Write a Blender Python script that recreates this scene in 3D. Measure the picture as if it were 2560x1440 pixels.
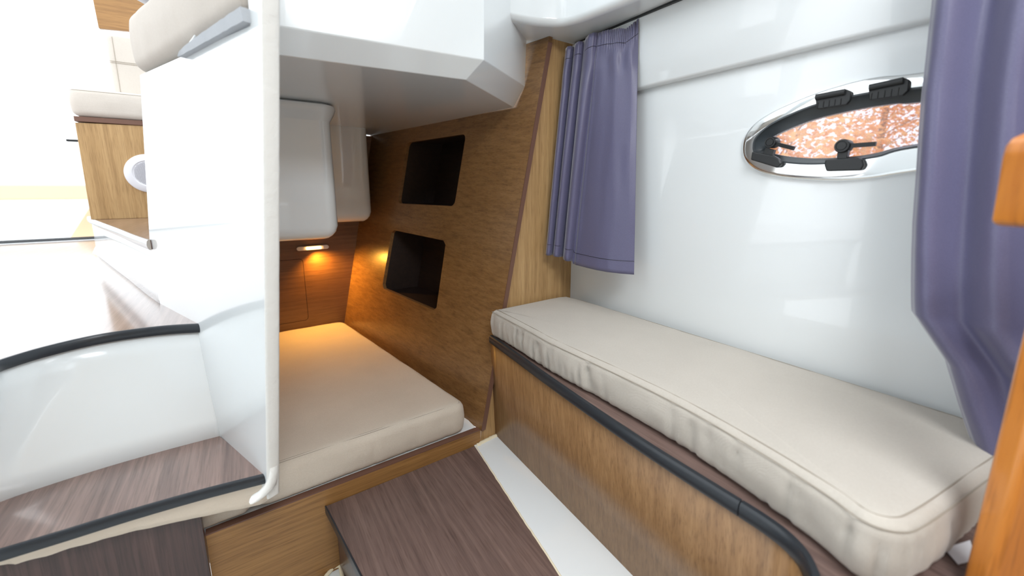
import bpy, bmesh, math, random
from mathutils import Vector, Matrix, noise
random.seed(7)
for o in list(bpy.data.objects): bpy.data.objects.remove(o)
S = bpy.context.scene
COL = S.collection

# ------------------------------------------------------------------ camera
F_PX, PY, HZ, EYE = 990.0, 650.0, 470.0, 0.95
TH = math.atan((PY-HZ)/F_PX)
YAW = math.atan((1280-603.0)/(F_PX/math.cos(TH)))
cam_d = bpy.data.cameras.new('camera'); cam = bpy.data.objects.new('camera', cam_d); COL.objects.link(cam)
cam.location = (0, 0, EYE); cam.rotation_euler = (math.pi/2-TH, 0, -YAW)
cam_d.sensor_width = 36; cam_d.lens = 36*F_PX/2560; cam_d.shift_y = -(720-PY)/2560
cam_d.clip_start = 0.02
cam_d.dof.use_dof = True; cam_d.dof.focus_distance = 1.35; cam_d.dof.aperture_fstop = 2.0
S.camera = cam

# ------------------------------------------------------------------ world, light, exposure
W = bpy.data.worlds.new('sky'); S.world = W; W.use_nodes = True
wn = W.node_tree; wn.nodes.clear()
wo = wn.nodes.new('ShaderNodeOutputWorld'); bg = wn.nodes.new('ShaderNodeBackground')
bg.inputs[0].default_value = (0.93, 0.97, 1.0, 1); bg.inputs[1].default_value = 1.75
wn.links.new(bg.outputs[0], wo.inputs[0])
def area(name, loc, target, size, energy, col=(1, 1, 1)):
    l = bpy.data.lights.new(name, 'AREA'); l.shape = 'RECTANGLE'; l.size, l.size_y = size; l.energy = energy; l.color = col
    o = bpy.data.objects.new(name, l); COL.objects.link(o); o.location = loc
    o.rotation_euler = (Vector(target)-Vector(loc)).to_track_quat('-Z', 'Y').to_euler(); return o
area('deck_hatch_light', (0.15, -0.5, 2.15), (0.35, 0.9, 0.6), (0.7, 0.7), 21, (0.97, 0.985, 1.0))
GROUPS = {'curtain': 'slate-violet satin curtains', 'berth_mattress': 'beige berth mattresses', 'moulded_housing': 'white housings under the console', 'seat_cushion': 'pale beige seat cushions by the helm', 'autumn_tree': 'orange trees outside the port window'}
S.view_settings.view_transform = 'Standard'; S.view_settings.look = 'None'
S.view_settings.exposure = 0.45; S.view_settings.gamma = 1; S.view_settings.use_curve_mapping = False

# ------------------------------------------------------------------ pixel -> point helpers (rays meet real planes)
def ray(u, v):
    dx = (u-1280)/F_PX; dy = -(v-PY)/F_PX
    f = math.cos(TH)+dy*math.sin(TH); z = -math.sin(TH)+dy*math.cos(TH)
    return Vector((dx*math.cos(YAW)+f*math.sin(YAW), -dx*math.sin(YAW)+f*math.cos(YAW), z))
def onp(u, v, p, n):
    d = ray(u, v); o = Vector((0, 0, EYE)); n = Vector(n)
    return o + d*((Vector(p)-o).dot(n)/d.dot(n))
def PZ(u, v, z): return onp(u, v, (0, 0, z), (0, 0, 1))
def PYY(u, v, y): return onp(u, v, (0, y, 0), (0, 1, 0))
def PX(u, v, x): return onp(u, v, (x, 0, 0), (1, 0, 0))

# ------------------------------------------------------------------ materials
def newmat(name):
    m = bpy.data.materials.new(name); m.use_nodes = True
    return m, m.node_tree, m.node_tree.nodes['Principled BSDF']
def setin(b, **k):
    for a, v in k.items():
        a = a.replace('_', ' ')
        if a in b.inputs:
            b.inputs[a].default_value = v
def texco(nt, rot=(0, 0, 0), scale=(1, 1, 1)):
    t = nt.nodes.new('ShaderNodeTexCoord'); mp = nt.nodes.new('ShaderNodeMapping')
    mp.inputs['Rotation'].default_value = rot; mp.inputs['Scale'].default_value = scale
    nt.links.new(t.outputs['Object'], mp.inputs[0]); return mp
def nz(nt, vec, scale, detail=3, rough=.5, dist=0):
    n = nt.nodes.new('ShaderNodeTexNoise'); n.inputs['Scale'].default_value = scale; n.inputs['Detail'].default_value = detail
    n.inputs['Roughness'].default_value = rough; n.inputs['Distortion'].default_value = dist
    nt.links.new(vec.outputs[0], n.inputs['Vector']); return n
def ramp(nt, fac, stops):
    r = nt.nodes.new('ShaderNodeValToRGB'); e = r.color_ramp.elements
    while len(e) < len(stops): e.new(.5)
    for i, (p, c) in enumerate(stops): e[i].position = p; e[i].color = (*c, 1)
    nt.links.new(fac, r.inputs[0]); return r
def bump(nt, b, h, strength, dist=.001):
    bp = nt.nodes.new('ShaderNodeBump'); bp.inputs['Strength'].default_value = strength; bp.inputs['Distance'].default_value = dist
    nt.links.new(h, bp.inputs['Height']); nt.links.new(bp.outputs[0], b.inputs['Normal'])
def mixc(nt, f, a, c, mode='MIX'):
    m = nt.nodes.new('ShaderNodeMix'); m.data_type = 'RGBA'; m.blend_type = mode
    if isinstance(f, float): m.inputs[0].default_value = f
    else: nt.links.new(f, m.inputs[0])
    for i, x in ((6, a), (7, c)):
        if isinstance(x, tuple): m.inputs[i].default_value = (*x, 1)
        else: nt.links.new(x, m.inputs[i])
    return m.outputs[2]
def lin(r, g, b): return tuple(((c/255)/12.92 if c/255 <= .04045 else ((c/255+.055)/1.055)**2.4) for c in (r, g, b))

def wood(name, light, mid, dark, axis='Z', rot=(0, 0, 0), rough=.35, coat=.0, fine=1.0, coat_rough=.1, g=2.2):
    m, nt, b = newmat(name)
    c = 75*fine
    sc = {'X': (g, c, c), 'Y': (c, g, c), 'Z': (c, c, g)}[axis]
    mp = texco(nt, rot, sc)
    n1 = nz(nt, mp, 1.0, 5, .6, .08)
    sc2 = tuple(s*.22 for s in sc); mp2 = texco(nt, rot, sc2); n2 = nz(nt, mp2, 1.0, 3, .5, .3)
    sc3 = tuple((s*4 if s > 5 else s*6) for s in sc); mp3 = texco(nt, rot, sc3); n3 = nz(nt, mp3, 1.0, 2, .5)
    r1 = ramp(nt, n1.outputs[0], [(.28, dark), (.5, mid), (.72, light)])
    r2 = ramp(nt, n2.outputs[0], [(.35, mid), (.65, light)])
    cc = mixc(nt, .3, r1.outputs[0], r2.outputs[0])
    r3 = ramp(nt, n3.outputs[0], [(.34, (.62, .58, .54)), (.48, (1, 1, 1))])
    cc = mixc(nt, .55, cc, r3.outputs[0], 'MULTIPLY')
    nt.links.new(cc, b.inputs['Base Color'])
    setin(b, Roughness=rough, Coat_Weight=coat, Coat_Roughness=coat_rough)
    bump(nt, b, n3.outputs[0], .12, .0006)
    return m
def plain(name, col, rough=.5, metal=0, coat=0, bumpy=None, coat_rough=.03, spec=.5):
    m, nt, b = newmat(name); setin(b, Base_Color=(*col, 1), Roughness=rough, Metallic=metal, Coat_Weight=coat, Coat_Roughness=coat_rough)
    b.inputs['Specular IOR Level'].default_value = spec
    if bumpy:
        mp = texco(nt); n = nz(nt, mp, bumpy[0], 4, .6); bump(nt, b, n.outputs[0], bumpy[1], bumpy[2])
    return m
def fabric(name, a, bcol, thread=900, wrinkle=0.0, rough=.9):
    m, nt, b = newmat(name); mp = texco(nt)
    n = nz(nt, mp, 260, 3, .7); n2 = nz(nt, mp, 6, 3, .5)
    w1 = nt.nodes.new('ShaderNodeTexWave'); w1.bands_direction = 'X'; w1.inputs['Scale'].default_value = thread/3; w1.inputs['Distortion'].default_value = 1.5
    w2 = nt.nodes.new('ShaderNodeTexWave'); w2.bands_direction = 'Y'; w2.inputs['Scale'].default_value = thread/3; w2.inputs['Distortion'].default_value = 1.5
    nt.links.new(mp.outputs[0], w1.inputs[0]); nt.links.new(mp.outputs[0], w2.inputs[0])
    cc = mixc(nt, n.outputs[0], a, bcol)
    r = ramp(nt, n2.outputs[0], [(.3, (.93, .93, .93)), (.7, (1, 1, 1))])
    cc = mixc(nt, 1.0, cc, r.outputs[0], 'MULTIPLY'); nt.links.new(cc, b.inputs['Base Color'])
    ad = nt.nodes.new('ShaderNodeMath'); ad.operation = 'ADD'; nt.links.new(w1.outputs[1], ad.inputs[0]); nt.links.new(w2.outputs[1], ad.inputs[1])
    ad2 = nt.nodes.new('ShaderNodeMath'); ad2.operation = 'ADD'; nt.links.new(ad.outputs[0], ad2.inputs[0]); nt.links.new(n.outputs[0], ad2.inputs[1])
    bump(nt, b, ad2.outputs[0], .25, .0006)
    setin(b, Roughness=rough, Sheen_Weight=.2, Sheen_Roughness=.5); b.inputs['Specular IOR Level'].default_value = .2
    return m

M = {}
M['gel'] = plain('white_gelcoat', (.825, .872, .892), .2, coat=.8, coat_rough=.02)
M['gel_soft'] = plain('white_gelcoat_satin', (.825, .872, .892), .35, coat=.25, coat_rough=.1)
M['raw'] = plain('raw_fibreglass_edge', (.84, .84, .81), .7, bumpy=(60, .6, .004))
M['lip'] = plain('raw_laminate_lip', (.78, .68, .56), .75, bumpy=(45, .6, .004))
M['oak'] = wood('oak_light', lin(202, 168, 120), lin(180, 145, 98), lin(146, 112, 70), 'Z', rough=.42)
M['oak_v'] = wood('oak_panel_vertical', lin(164, 128, 88), lin(144, 108, 70), lin(120, 88, 56), 'Z', rough=.38, fine=1.25, g=.8)
M['oak_y'] = wood('oak_side_wall', lin(154, 117, 74), lin(132, 97, 58), lin(100, 71, 43), 'Y', rough=.3, coat=.35, coat_rough=.22)
M['oak_x'] = wood('oak_board', lin(168, 126, 74), lin(150, 110, 62), lin(122, 86, 48), 'X', rough=.45)
M['oak_back'] = wood('oak_back_wall', lin(128, 92, 62), lin(110, 77, 51), lin(84, 57, 38), 'X', rough=.35, coat=.2, coat_rough=.25)
M['walnut_y'] = wood('walnut_laminate', lin(134, 112, 104), lin(108, 88, 82), lin(80, 64, 60), 'Y', rough=.42)
M['walnut_gloss'] = wood('walnut_tread', lin(150, 124, 114), lin(120, 96, 88), lin(88, 68, 62), 'Y', rough=.28, coat=.9, coat_rough=.12)
M['walnut_z'] = wood('walnut_panel', lin(96, 72, 66), lin(72, 52, 48), lin(46, 32, 30), 'Z', rough=.3, coat=.3)
M['edge_brown'] = plain('brown_edge_band', lin(112, 80, 66), .5)
M['black'] = plain('black_rubber', (.02, .025, .032), .34)
M['black_p'] = plain('black_plastic', (.016, .018, .02), .4, bumpy=(300, .2, .0004))
M['gasket'] = plain('grey_black_gasket', (.05, .06, .068), .3)
M['chrome'] = plain('chrome', (.9, .92, .93), .06, metal=1)
M['alu'] = plain('brushed_metal_edge', (.6, .61, .62), .3, metal=1)
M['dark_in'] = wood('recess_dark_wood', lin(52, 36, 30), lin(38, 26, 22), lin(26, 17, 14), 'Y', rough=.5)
M['fab'] = fabric('beige_canvas', lin(206, 200, 190), lin(190, 183, 173))
M['fab_bed'] = fabric('beige_berth_canvas', lin(220, 210, 196), lin(202, 191, 176))
M['fab_lt'] = fabric('pale_canvas', lin(217, 210, 201), lin(203, 195, 185))
M['fab_grey'] = fabric('grey_cushion_base', lin(196, 201, 207), lin(180, 186, 193))
M['thread'] = plain('seam_thread', lin(158, 148, 134), .9)
M['white_p'] = plain('white_plastic', (.82, .83, .88), .35)
M['cream'] = plain('cream_sealant', lin(238, 228, 200), .6, bumpy=(50, .5, .003))
M['orange'] = wood('varnished_orange_wood', lin(226, 150, 70), lin(212, 132, 54), lin(184, 104, 38), 'Z', rough=.28, coat=.5, fine=.6)
M['leaf'] = plain('autumn_leaves', lin(250, 186, 112), .7)
M['bark'] = plain('tree_bark', lin(170, 130, 100), .9)
M['grey_p'] = plain('grey_shell', lin(176, 176, 180), .4)
M['beige_p'] = plain('beige_gelcoat', lin(226, 198, 162), .4)
M['grille'] = plain('speaker_grille_hole', (.12, .12, .16), .6)

def curtain_mat():
    m, nt, b = newmat('slate_violet_satin'); mp = texco(nt, scale=(1, 1, 1))
    n = nz(nt, mp, 500, 2, .6); mp2 = texco(nt, scale=(700, 700, 60)); n2 = nz(nt, mp2, 1, 2)
    cc = mixc(nt, n.outputs[0], lin(88, 88, 118), lin(108, 106, 137)); nt.links.new(cc, b.inputs['Base Color'])
    setin(b, Roughness=.42, Sheen_Weight=.6, Sheen_Roughness=.35, Anisotropic=.4); b.inputs['Specular IOR Level'].default_value = .6
    bump(nt, b, n2.outputs[0], .2, .0004); return m
M['curtain'] = curtain_mat()
def glass_mat():
    m = bpy.data.materials.new('tinted_port_glass'); m.use_nodes = True; nt = m.node_tree; nt.nodes.clear()
    o = nt.nodes.new('ShaderNodeOutputMaterial'); mx = nt.nodes.new('ShaderNodeMixShader'); tr = nt.nodes.new('ShaderNodeBsdfTransparent'); gl = nt.nodes.new('ShaderNodeBsdfGlossy')
    fr = nt.nodes.new('ShaderNodeFresnel'); fr.inputs[0].default_value = 1.5
    tr.inputs[0].default_value = (.64, .61, .70, 1); gl.inputs['Roughness'].default_value = .02
    # dust specks on the pane
    mx2 = nt.nodes.new('ShaderNodeMixShader'); df = nt.nodes.new('ShaderNodeBsdfDiffuse'); df.inputs[0].default_value = (.8, .78, .74, 1)
    mp = texco(nt); n = nz(nt, mp, 420, 2, .6); r = ramp(nt, n.outputs[0], [(.55, (.24, .24, .24)), (.7, (.75, .75, .75))])
    nt.links.new(fr.outputs[0], mx.inputs[0]); nt.links.new(tr.outputs[0], mx.inputs[1]); nt.links.new(gl.outputs[0], mx.inputs[2])
    nt.links.new(r.outputs[0], mx2.inputs[0]); nt.links.new(mx.outputs[0], mx2.inputs[1]); nt.links.new(df.outputs[0], mx2.inputs[2])
    nt.links.new(mx2.outputs[0], o.inputs[0]); return m
M['glass'] = glass_mat()
def emis(name, col, s):
    m, nt, b = newmat(name); setin(b, Base_Color=(*col, 1)); b.inputs['Emission Color'].default_value = (*col, 1); b.inputs['Emission Strength'].default_value = s; return m
M['bulb'] = emis('lit_amber_lens', (1.0, .5, .14), 7)

# ------------------------------------------------------------------ object helpers
def tag(o, label=None, cat=None, group=None, kind=None):
    if label: o['label'] = label
    if cat: o['category'] = cat
    if group: o['group'] = group
    if kind: o['kind'] = kind
    return o
def empty(name, loc, label=None, cat=None, group=None, kind=None):
    o = bpy.data.objects.new(name, None); COL.objects.link(o); o.location = loc; o.empty_display_size = .05
    return tag(o, label, cat, group, kind)
def world_loc(p):
    v = Vector((0, 0, 0))
    while p: v += p.location if p.parent is None or p.type == 'EMPTY' else Vector(); p = p.parent
    return v
def link(name, me, mat, parent=None, smooth=True):
    o = bpy.data.objects.new(name, me); COL.objects.link(o)
    if mat is not None: me.materials.append(M[mat] if isinstance(mat, str) else mat)
    for p in me.polygons: p.use_smooth = smooth
    if parent is not None:
        o.parent = parent
        if parent.type == 'EMPTY': o.matrix_parent_inverse = Matrix.Translation(-parent.location)
    return o
def bmobj(name, bm, mat, parent=None, smooth=False, bev=0, seg=2, angle=30):
    bmesh.ops.recalc_face_normals(bm, faces=bm.faces)
    me = bpy.data.meshes.new(name); bm.to_mesh(me); bm.free()
    o = link(name, me, mat, parent, smooth or bev > 0)
    if bev > 0:
        md = o.modifiers.new('bevel', 'BEVEL'); md.width = bev; md.segments = seg; md.limit_method = 'ANGLE'; md.angle_limit = math.radians(angle)
        md.harden_normals = True
    elif smooth:
        me.set_sharp_from_angle(angle=math.radians(angle+10))
    return o
def prism(name, pts, d, mat, parent=None, bev=0, seg=2, smooth=False, bm=None):
    """closed loop of 3-D points extruded by vector d"""
    own = bm is None
    if own: bm = bmesh.new()
    d = Vector(d); a = [bm.verts.new(Vector(p)) for p in pts]; b = [bm.verts.new(Vector(p)+d) for p in pts]
    n = len(a); bm.faces.new(a); bm.faces.new(b[::-1])
    for i in range(n): bm.faces.new((a[i], a[(i+1) % n], b[(i+1) % n], b[i]))
    if own: return bmobj(name, bm, mat, parent, smooth, bev, seg)
def flat(pts, z): return [(p[0], p[1], z) for p in pts]
def box(name, lo, hi, mat, parent=None, bev=0, seg=2, bm=None):
    return prism(name, [(lo[0], lo[1], lo[2]), (hi[0], lo[1], lo[2]), (hi[0], hi[1], lo[2]), (lo[0], hi[1], lo[2])], (0, 0, hi[2]-lo[2]), mat, parent, bev, seg, bm=bm)
def plate(name, outer, holes, to3, thick, mat, parent=None, hole_mat=None):
    """2-D outline with holes mapped by to3(a,b,depth); thickness along depth"""
    bm = bmesh.new(); es = []; loops = []
    for lp in [outer]+holes:
        vs = [bm.verts.new((a, b, 0)) for a, b in lp]; loops.append(vs)
        for i in range(len(vs)): es.append(bm.edges.new((vs[i], vs[(i+1) % len(vs)])))
    bmesh.ops.triangle_fill(bm, use_beauty=True, use_dissolve=False, edges=es, normal=(0, 0, 1))
    fr = list(bm.faces)
    back = {}
    for v in list(bm.verts): back[v] = bm.verts.new((v.co.x, v.co.y, thick))
    for f in fr: bm.faces.new([back[v] for v in f.verts][::-1])
    for vs in loops:
        for i in range(len(vs)):
            a, b = vs[i], vs[(i+1) % len(vs)]; bm.faces.new((a, b, back[b], back[a]))
    for v in bm.verts: v.co = Vector(to3(v.co.x, v.co.y, v.co.z))
    return bmobj(name, bm, mat, parent, smooth=True, angle=25)
def rrect(x0, y0, x1, y1, r, n=5):
    out = []
    for cx, cy, a0 in ((x1-r, y1-r, 0), (x0+r, y1-r, 90), (x0+r, y0+r, 180), (x1-r, y0+r, 270)):
        for i in range(n+1):
            a = math.radians(a0+90*i/n); out.append((cx+r*math.cos(a), cy+r*math.sin(a)))
    return out
def catmull(pts, n=8, closed=False):
    P = [Vector(p) for p in pts]; N = len(P); out = []
    rng = range(N) if closed else range(N-1)
    for i in rng:
        if closed: p0, p1, p2, p3 = P[(i-1) % N], P[i], P[(i+1) % N], P[(i+2) % N]
        else: p0, p1, p2, p3 = P[max(i-1, 0)], P[i], P[i+1], P[min(i+2, N-1)]
        for k in range(n):
            t = k/n
            out.append(.5*((2*p1)+(-p0+p2)*t+(2*p0-5*p1+4*p2-p3)*t*t+(-p0+3*p1-3*p2+p3)*t**3))
    if not closed: out.append(P[-1])
    return out
def tube(name, pts, r, mat, parent=None, n=8, closed=False, bm=None, prof=None):
    own = bm is None
    if own: bm = bmesh.new()
    P = [Vector(p) for p in pts]; rings = []
    for i, p in enumerate(P):
        a = P[(i-1) % len(P)] if closed or i > 0 else p; b = P[(i+1) % len(P)] if closed or i < len(P)-1 else p
        t = (b-a).normalized(); up = Vector((0, 0, 1)) if abs(t.z) < .9 else Vector((1, 0, 0))
        s = t.cross(up).normalized(); u = s.cross(t).normalized()
        pr = prof or [(r*math.cos(2*math.pi*k/n), r*math.sin(2*math.pi*k/n)) for k in range(n)]
        rings.append([bm.verts.new(p+s*x+u*y) for x, y in pr])
    m = len(rings[0])
    for i in range(len(rings)-(0 if closed else 1)):
        A, B = rings[i], rings[(i+1) % len(rings)]
        for k in range(m): bm.faces.new((A[k], A[(k+1) % m], B[(k+1) % m], B[k]))
    if not closed: bm.faces.new(rings[0][::-1]); bm.faces.new(rings[-1])
    if own: return bmobj(name, bm, mat, parent, smooth=True, angle=40)
def lathe(name, c, axis, prof, mat, parent=None, n=32, bm=None):
    """prof: (radius, height along axis)"""
    own = bm is None
    if own: bm = bmesh.new()
    ax = Vector(axis).normalized(); up = Vector((0, 0, 1)) if abs(ax.z) < .9 else Vector((1, 0, 0))
    s = ax.cross(up).normalized(); u = s.cross(ax); c = Vector(c); rings = []
    for r, h in prof:
        if r < 1e-6: rings.append([bm.verts.new(c+ax*h)])
        else: rings.append([bm.verts.new(c+ax*h+(s*math.cos(2*math.pi*k/n)+u*math.sin(2*math.pi*k/n))*r) for k in range(n)])
    for A, B in zip(rings, rings[1:]):
        for k in range(n):
            k2 = (k+1) % n
            if len(A) == 1 and len(B) == 1: break
            if len(A) == 1: bm.faces.new((A[0], B[k], B[k2]))
            elif len(B) == 1: bm.faces.new((A[k], A[k2], B[0]))
            else: bm.faces.new((A[k], A[k2], B[k2], B[k]))
    if own: return bmobj(name, bm, mat, parent, smooth=True, angle=30)
def resample(loop, step):
    out = []; N = len(loop)
    for i in range(N):
        a, b = Vector(loop[i]), Vector(loop[(i+1) % N]); k = max(1, int((b-a).length/step))
        for j in range(k): out.append(a.lerp(b, j/k))
    return out
def round_poly(pts, rads, n=6):
    out = []; N = len(pts)
    for i in range(N):
        p = Vector(pts[i][:2]); a = Vector(pts[i-1][:2]); b = Vector(pts[(i+1) % N][:2]); r = rads[i] if isinstance(rads, (list, tuple)) else rads
        if r <= 0: out.append(p); continue
        d1 = (a-p); d2 = (b-p); r = min(r, d1.length*.45, d2.length*.45); q1 = p+d1.normalized()*r; q2 = p+d2.normalized()*r
        for k in range(n+1):
            t = k/n; out.append(q1*(1-t)**2+p*2*t*(1-t)+q2*t*t)
    return out
def cushion(name, outline, z0, z1, r, mat, parent, wr=0.0, crown=.004, seamz=None, skew=(0, 0), side_noise=.0015, step=.012, wr_axis=None):
    """soft cushion over a plan outline; skew shifts the bottom ring outward; wr = vertical wrinkles on the sides"""
    L = resample(outline, step); N = len(L)
    area2 = sum(L[i].x*L[(i+1) % N].y-L[(i+1) % N].x*L[i].y for i in range(N)); sg = 1 if area2 > 0 else -1
    nrm = []
    for i in range(N):
        t = (L[(i+1) % N]-L[i-1]).normalized(); nrm.append(Vector((t.y, -t.x))*sg)
    for _ in range(3): nrm = [(nrm[i-1]+nrm[i]*2+nrm[(i+1) % N]).normalized() for i in range(N)]
    cen = sum(L, Vector((0, 0)))/N
    bm = bmesh.new(); H = z1-z0; prof = []
    for k in range(6):
        a = math.pi/2*k/5; prof.append((r*(1-math.sin(a)), z0+r*(1-math.cos(a))))      # inset, z
    for k in range(1, 5): prof.append((-.003*math.sin(math.pi*k/5), z0+r+(H-2*r)*k/5))
    for k in range(6):
        a = math.pi/2*k/5; prof.append((r*(1-math.cos(a)), z1-r+r*math.sin(a)))
    rings = []
    for ins, z in prof:
        ring = []
        for i in range(N):
            side = 1-min(1, max(0, ins/r)) if r else 1
            p = L[i]-nrm[i]*ins
            w = 0
            if wr:
                w = wr*(max(0, .28+noise.noise(Vector((L[i].x*95, L[i].y*95, z*9)))))**2*side*(1 if z < z1-.25*H else .3)
                w *= .35+.65*max(0, noise.noise(Vector((L[i].x*5+3, L[i].y*5, 1)))+.5)
            w += side_noise*noise.noise(Vector((L[i].x*14, L[i].y*14, z*20)))
            p = p-nrm[i]*w
            f = (z1-z)/H
            ring.append(bm.verts.new((p.x+skew[0]*f, p.y+skew[1]*f, z+.0015*noise.noise(Vector((L[i].x*9, L[i].y*9, 7))))))
        rings.append(ring)
    for A, B in zip(rings, rings[1:]):
        for i in range(N): bm.faces.new((A[i], A[(i+1) % N], B[(i+1) % N], B[i]))
    last = rings[-1]; base = [v.co.copy() for v in last]
    c3 = Vector((cen.x, cen.y, z1))
    for s in (.93, .8, .62, .42, .22, .08):
        ring = []
        for i in range(N):
            q = c3.lerp(base[i], s); q.z = z1+crown*(1-s*s)+.0025*noise.noise(Vector((q.x*7, q.y*7, 2)))
            ring.append(bm.verts.new(q))
        for i in range(N): bm.faces.new((last[i], last[(i+1) % N], ring[(i+1) % N], ring[i]))
        last = ring
    cv = bm.verts.new((c3.x, c3.y, z1+crown+.0025*noise.noise(Vector((c3.x*7, c3.y*7, 2)))))
    for i in range(N): bm.faces.new((last[i], last[(i+1) % N], cv))
    bm.faces.new(rings[0][::-1])
    o = bmobj(name, bm, mat, parent, smooth=True, angle=80)
    # stitched seams
    for zz, ins in (seamz or []):
        pts = []
        for i in range(0, N):
            p = L[i]-nrm[i]*ins; f = (z1-zz)/H; pts.append((p.x+skew[0]*f, p.y+skew[1]*f, zz))
        tube('seam', pts, .0009, 'thread', parent if parent is not None else o, n=5, closed=True)
    return o

# ================================================================== STRUCTURE
# ---- floor of the cabin well
floor = empty('floor', (0.3, .5, -.24), kind='structure')
box('floor_pan', (-1.6, -1.6, -.27), (1.3, 1.21, -.24), 'gel_soft', floor)
# small moulded corner of the pan with its cream sealant, at the foot of the step box
tube('sealant', [tuple(PZ(u, v, -.232)) for u, v in ((800, 1470), (815, 1440), (832, 1420), (850, 1414), (856, 1440), (866, 1490))], .006, 'cream', floor)

# ---- sloping oak wall beside the berth, with two square recesses
SL, SB = .209, .2025
def side3(y, z, d=0): return (.65+SL*z-SB*(y-1.2)+d, y, z)
wi = empty('wall_inner', side3(1.2, .05), kind='structure')
recs = [rrect(1.572, .872, 2.04, 1.178, .025), [(1.6, .415), (1.582, .43), (1.59, .705), (1.61, .722), (2.035, .735), (2.058, .72), (2.068, .45), (2.05, .43)]]
plate('oak_panel', [(1.192, .047), (2.46, .047), (2.46, 1.48), (1.192, 1.48)], recs, lambda a, b, d: side3(a, b, d), .016, 'oak_y', wi)
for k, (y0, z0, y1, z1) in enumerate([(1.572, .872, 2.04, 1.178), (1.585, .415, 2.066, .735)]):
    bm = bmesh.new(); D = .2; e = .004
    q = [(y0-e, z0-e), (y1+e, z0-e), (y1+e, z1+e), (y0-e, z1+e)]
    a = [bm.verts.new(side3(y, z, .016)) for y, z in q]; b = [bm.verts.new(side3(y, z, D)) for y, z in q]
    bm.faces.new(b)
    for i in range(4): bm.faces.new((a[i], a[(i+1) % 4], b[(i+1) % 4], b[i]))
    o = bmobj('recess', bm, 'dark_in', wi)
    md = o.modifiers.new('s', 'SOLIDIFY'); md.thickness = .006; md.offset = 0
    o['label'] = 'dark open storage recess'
# brown edge band running down the front edge of the sloping panel
bm = bmesh.new()
pr = [side3(1.192, .047, 0), side3(1.192, 1.46, 0), side3(1.192, 1.46, .017), side3(1.192, .047, .017)]
prism('edge_band', pr, (0, -.004, 0), 'edge_brown', wi, bm=None)
bm.free()

# ---- light oak filler bulkhead between sloping wall and hull
wm = empty('wall_middle', (.85, 1.2, .04), kind='structure')
y = 1.2
prism('oak_bulkhead', [side3(y, -.02, .012)[:1]+(y, -.02), (1.14, y, -.02), (1.14, y, 1.478), (.65+SL*1.478+.012, y, 1.478)], (0, .016, 0), 'oak', wm)

# ---- aft bulkhead of the berth with flush hatch
wb = empty('wall_back', (.2, 2.46, .05), kind='structure')
hx0, hx1 = PYY(600, 655, 2.44).x, PYY(757, 660, 2.44).x
hz1, hz0 = PYY(740, 648, 2.44).z, .21
hatch = [Vector(p) for p in rrect(hx0, hz0, hx1+.003, hz1, .02)]
plate('oak_panel', [(-.24, .0), (.72, .0), (.72, 1.247), (-.24, 1.247)], [rrect(max(hx0, -.2), hz0, hx1+.003, hz1, .02)], lambda a, b, d: (a, 2.44+d, b), .015, 'oak_back', wb)
plate('hatch_panel', rrect(max(hx0, -.2)+.002, hz0+.002, hx1+.001, hz1-.002, .018), [], lambda a, b, d: (a, 2.4405+d, b), .012, 'oak_back', wb)
box('dark_void', (-.24, 2.458, .0), (.72, 2.462, 1.247), 'black', wb)

# ---- hull side: lower wall with the port opening, upper proud face
wr = empty('wall_right', (1.13, .3, .3), kind='structure')
def hx(y): return 1.12+(.62-y)*.03
HN = Vector((1, .03, 0))
def hull(u, v, off=0): return onp(u, v, (hx(0)+off, 0, 0), HN)
def C6(x, y): return (1820+x/3.6, 120+y/3.6)
def outline(crop):  # closed outline: mirror the seen half to the hidden end
    pts = [hull(*C6(x, y)) for x, y in crop]; return [(p.y, p.z) for p in pts]
o_top = outline([(140, 900), (165, 790), (250, 680), (400, 580), (600, 487), (800, 407), (1000, 343), (1200, 290), (1400, 255), (1740, 222)])
o_bot = outline([(152, 985), (205, 1060), (300, 1120), (450, 1160), (700, 1188), (1000, 1200), (1300, 1180), (1680, 1122)])
g_top = outline([(245, 880), (275, 800), (400, 690), (600, 590), (820, 508), (1140, 432), (1400, 390), (1740, 360)])
g_bot = outline([(262, 950), (360, 1000), (500, 1030), (720, 1048), (980, 1038), (1350, 985), (1680, 903)])
i_top = outline([(345, 880), (390, 800), (600, 700), (830, 622), (1180, 545), (1500, 497), (1710, 485)])
i_bot = outline([(365, 925), (440, 960), (700, 990), (1000, 985), (1300, 950), (1690, 862)])
def closeo(top, bot, yend, zend, n=6):
    pts = list(top)+[((top[-1][0]+yend)/2-.02, top[-1][1]+.004+(zend-top[-1][1])*.12), (yend+.03, zend+(top[-1][1]-zend)*.55), (yend, zend), (yend+.03, zend-(zend-bot[-1][1])*.55), ((bot[-1][0]+yend)/2-.02, bot[-1][1]+(zend-bot[-1][1])*.3)]+list(bot)[::-1]
    c = catmull([(a, b, 0) for a, b in pts], n, True); return [(p.x, p.y) for p in c]
OUT = closeo(o_top, o_bot, -.13, 1.08); GAS = closeo(g_top, g_bot, -.10, 1.08); INN = closeo(i_top, i_bot, -.08, 1.08)
def inset_loop(loop, d):
    N = len(loop); a2 = sum(loop[i][0]*loop[(i+1) % N][1]-loop[(i+1) % N][0]*loop[i][1] for i in range(N)); sg = 1 if a2 > 0 else -1; out = []
    for i in range(N):
        t = (Vector(loop[(i+1) % N])-Vector(loop[i-1])).normalized(); out.append((loop[i][0]-t.y*sg*d, loop[i][1]+t.x*sg*d))
    return out
CUT = inset_loop(OUT, .008)
plate('hull_panel', [(-1.0, .30), (1.2, .30), (1.2, 1.285), (-1.0, 1.285)], [CUT], lambda a, b, d: (hx(a)+d, a, b), .03, 'gel', wr)
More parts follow.
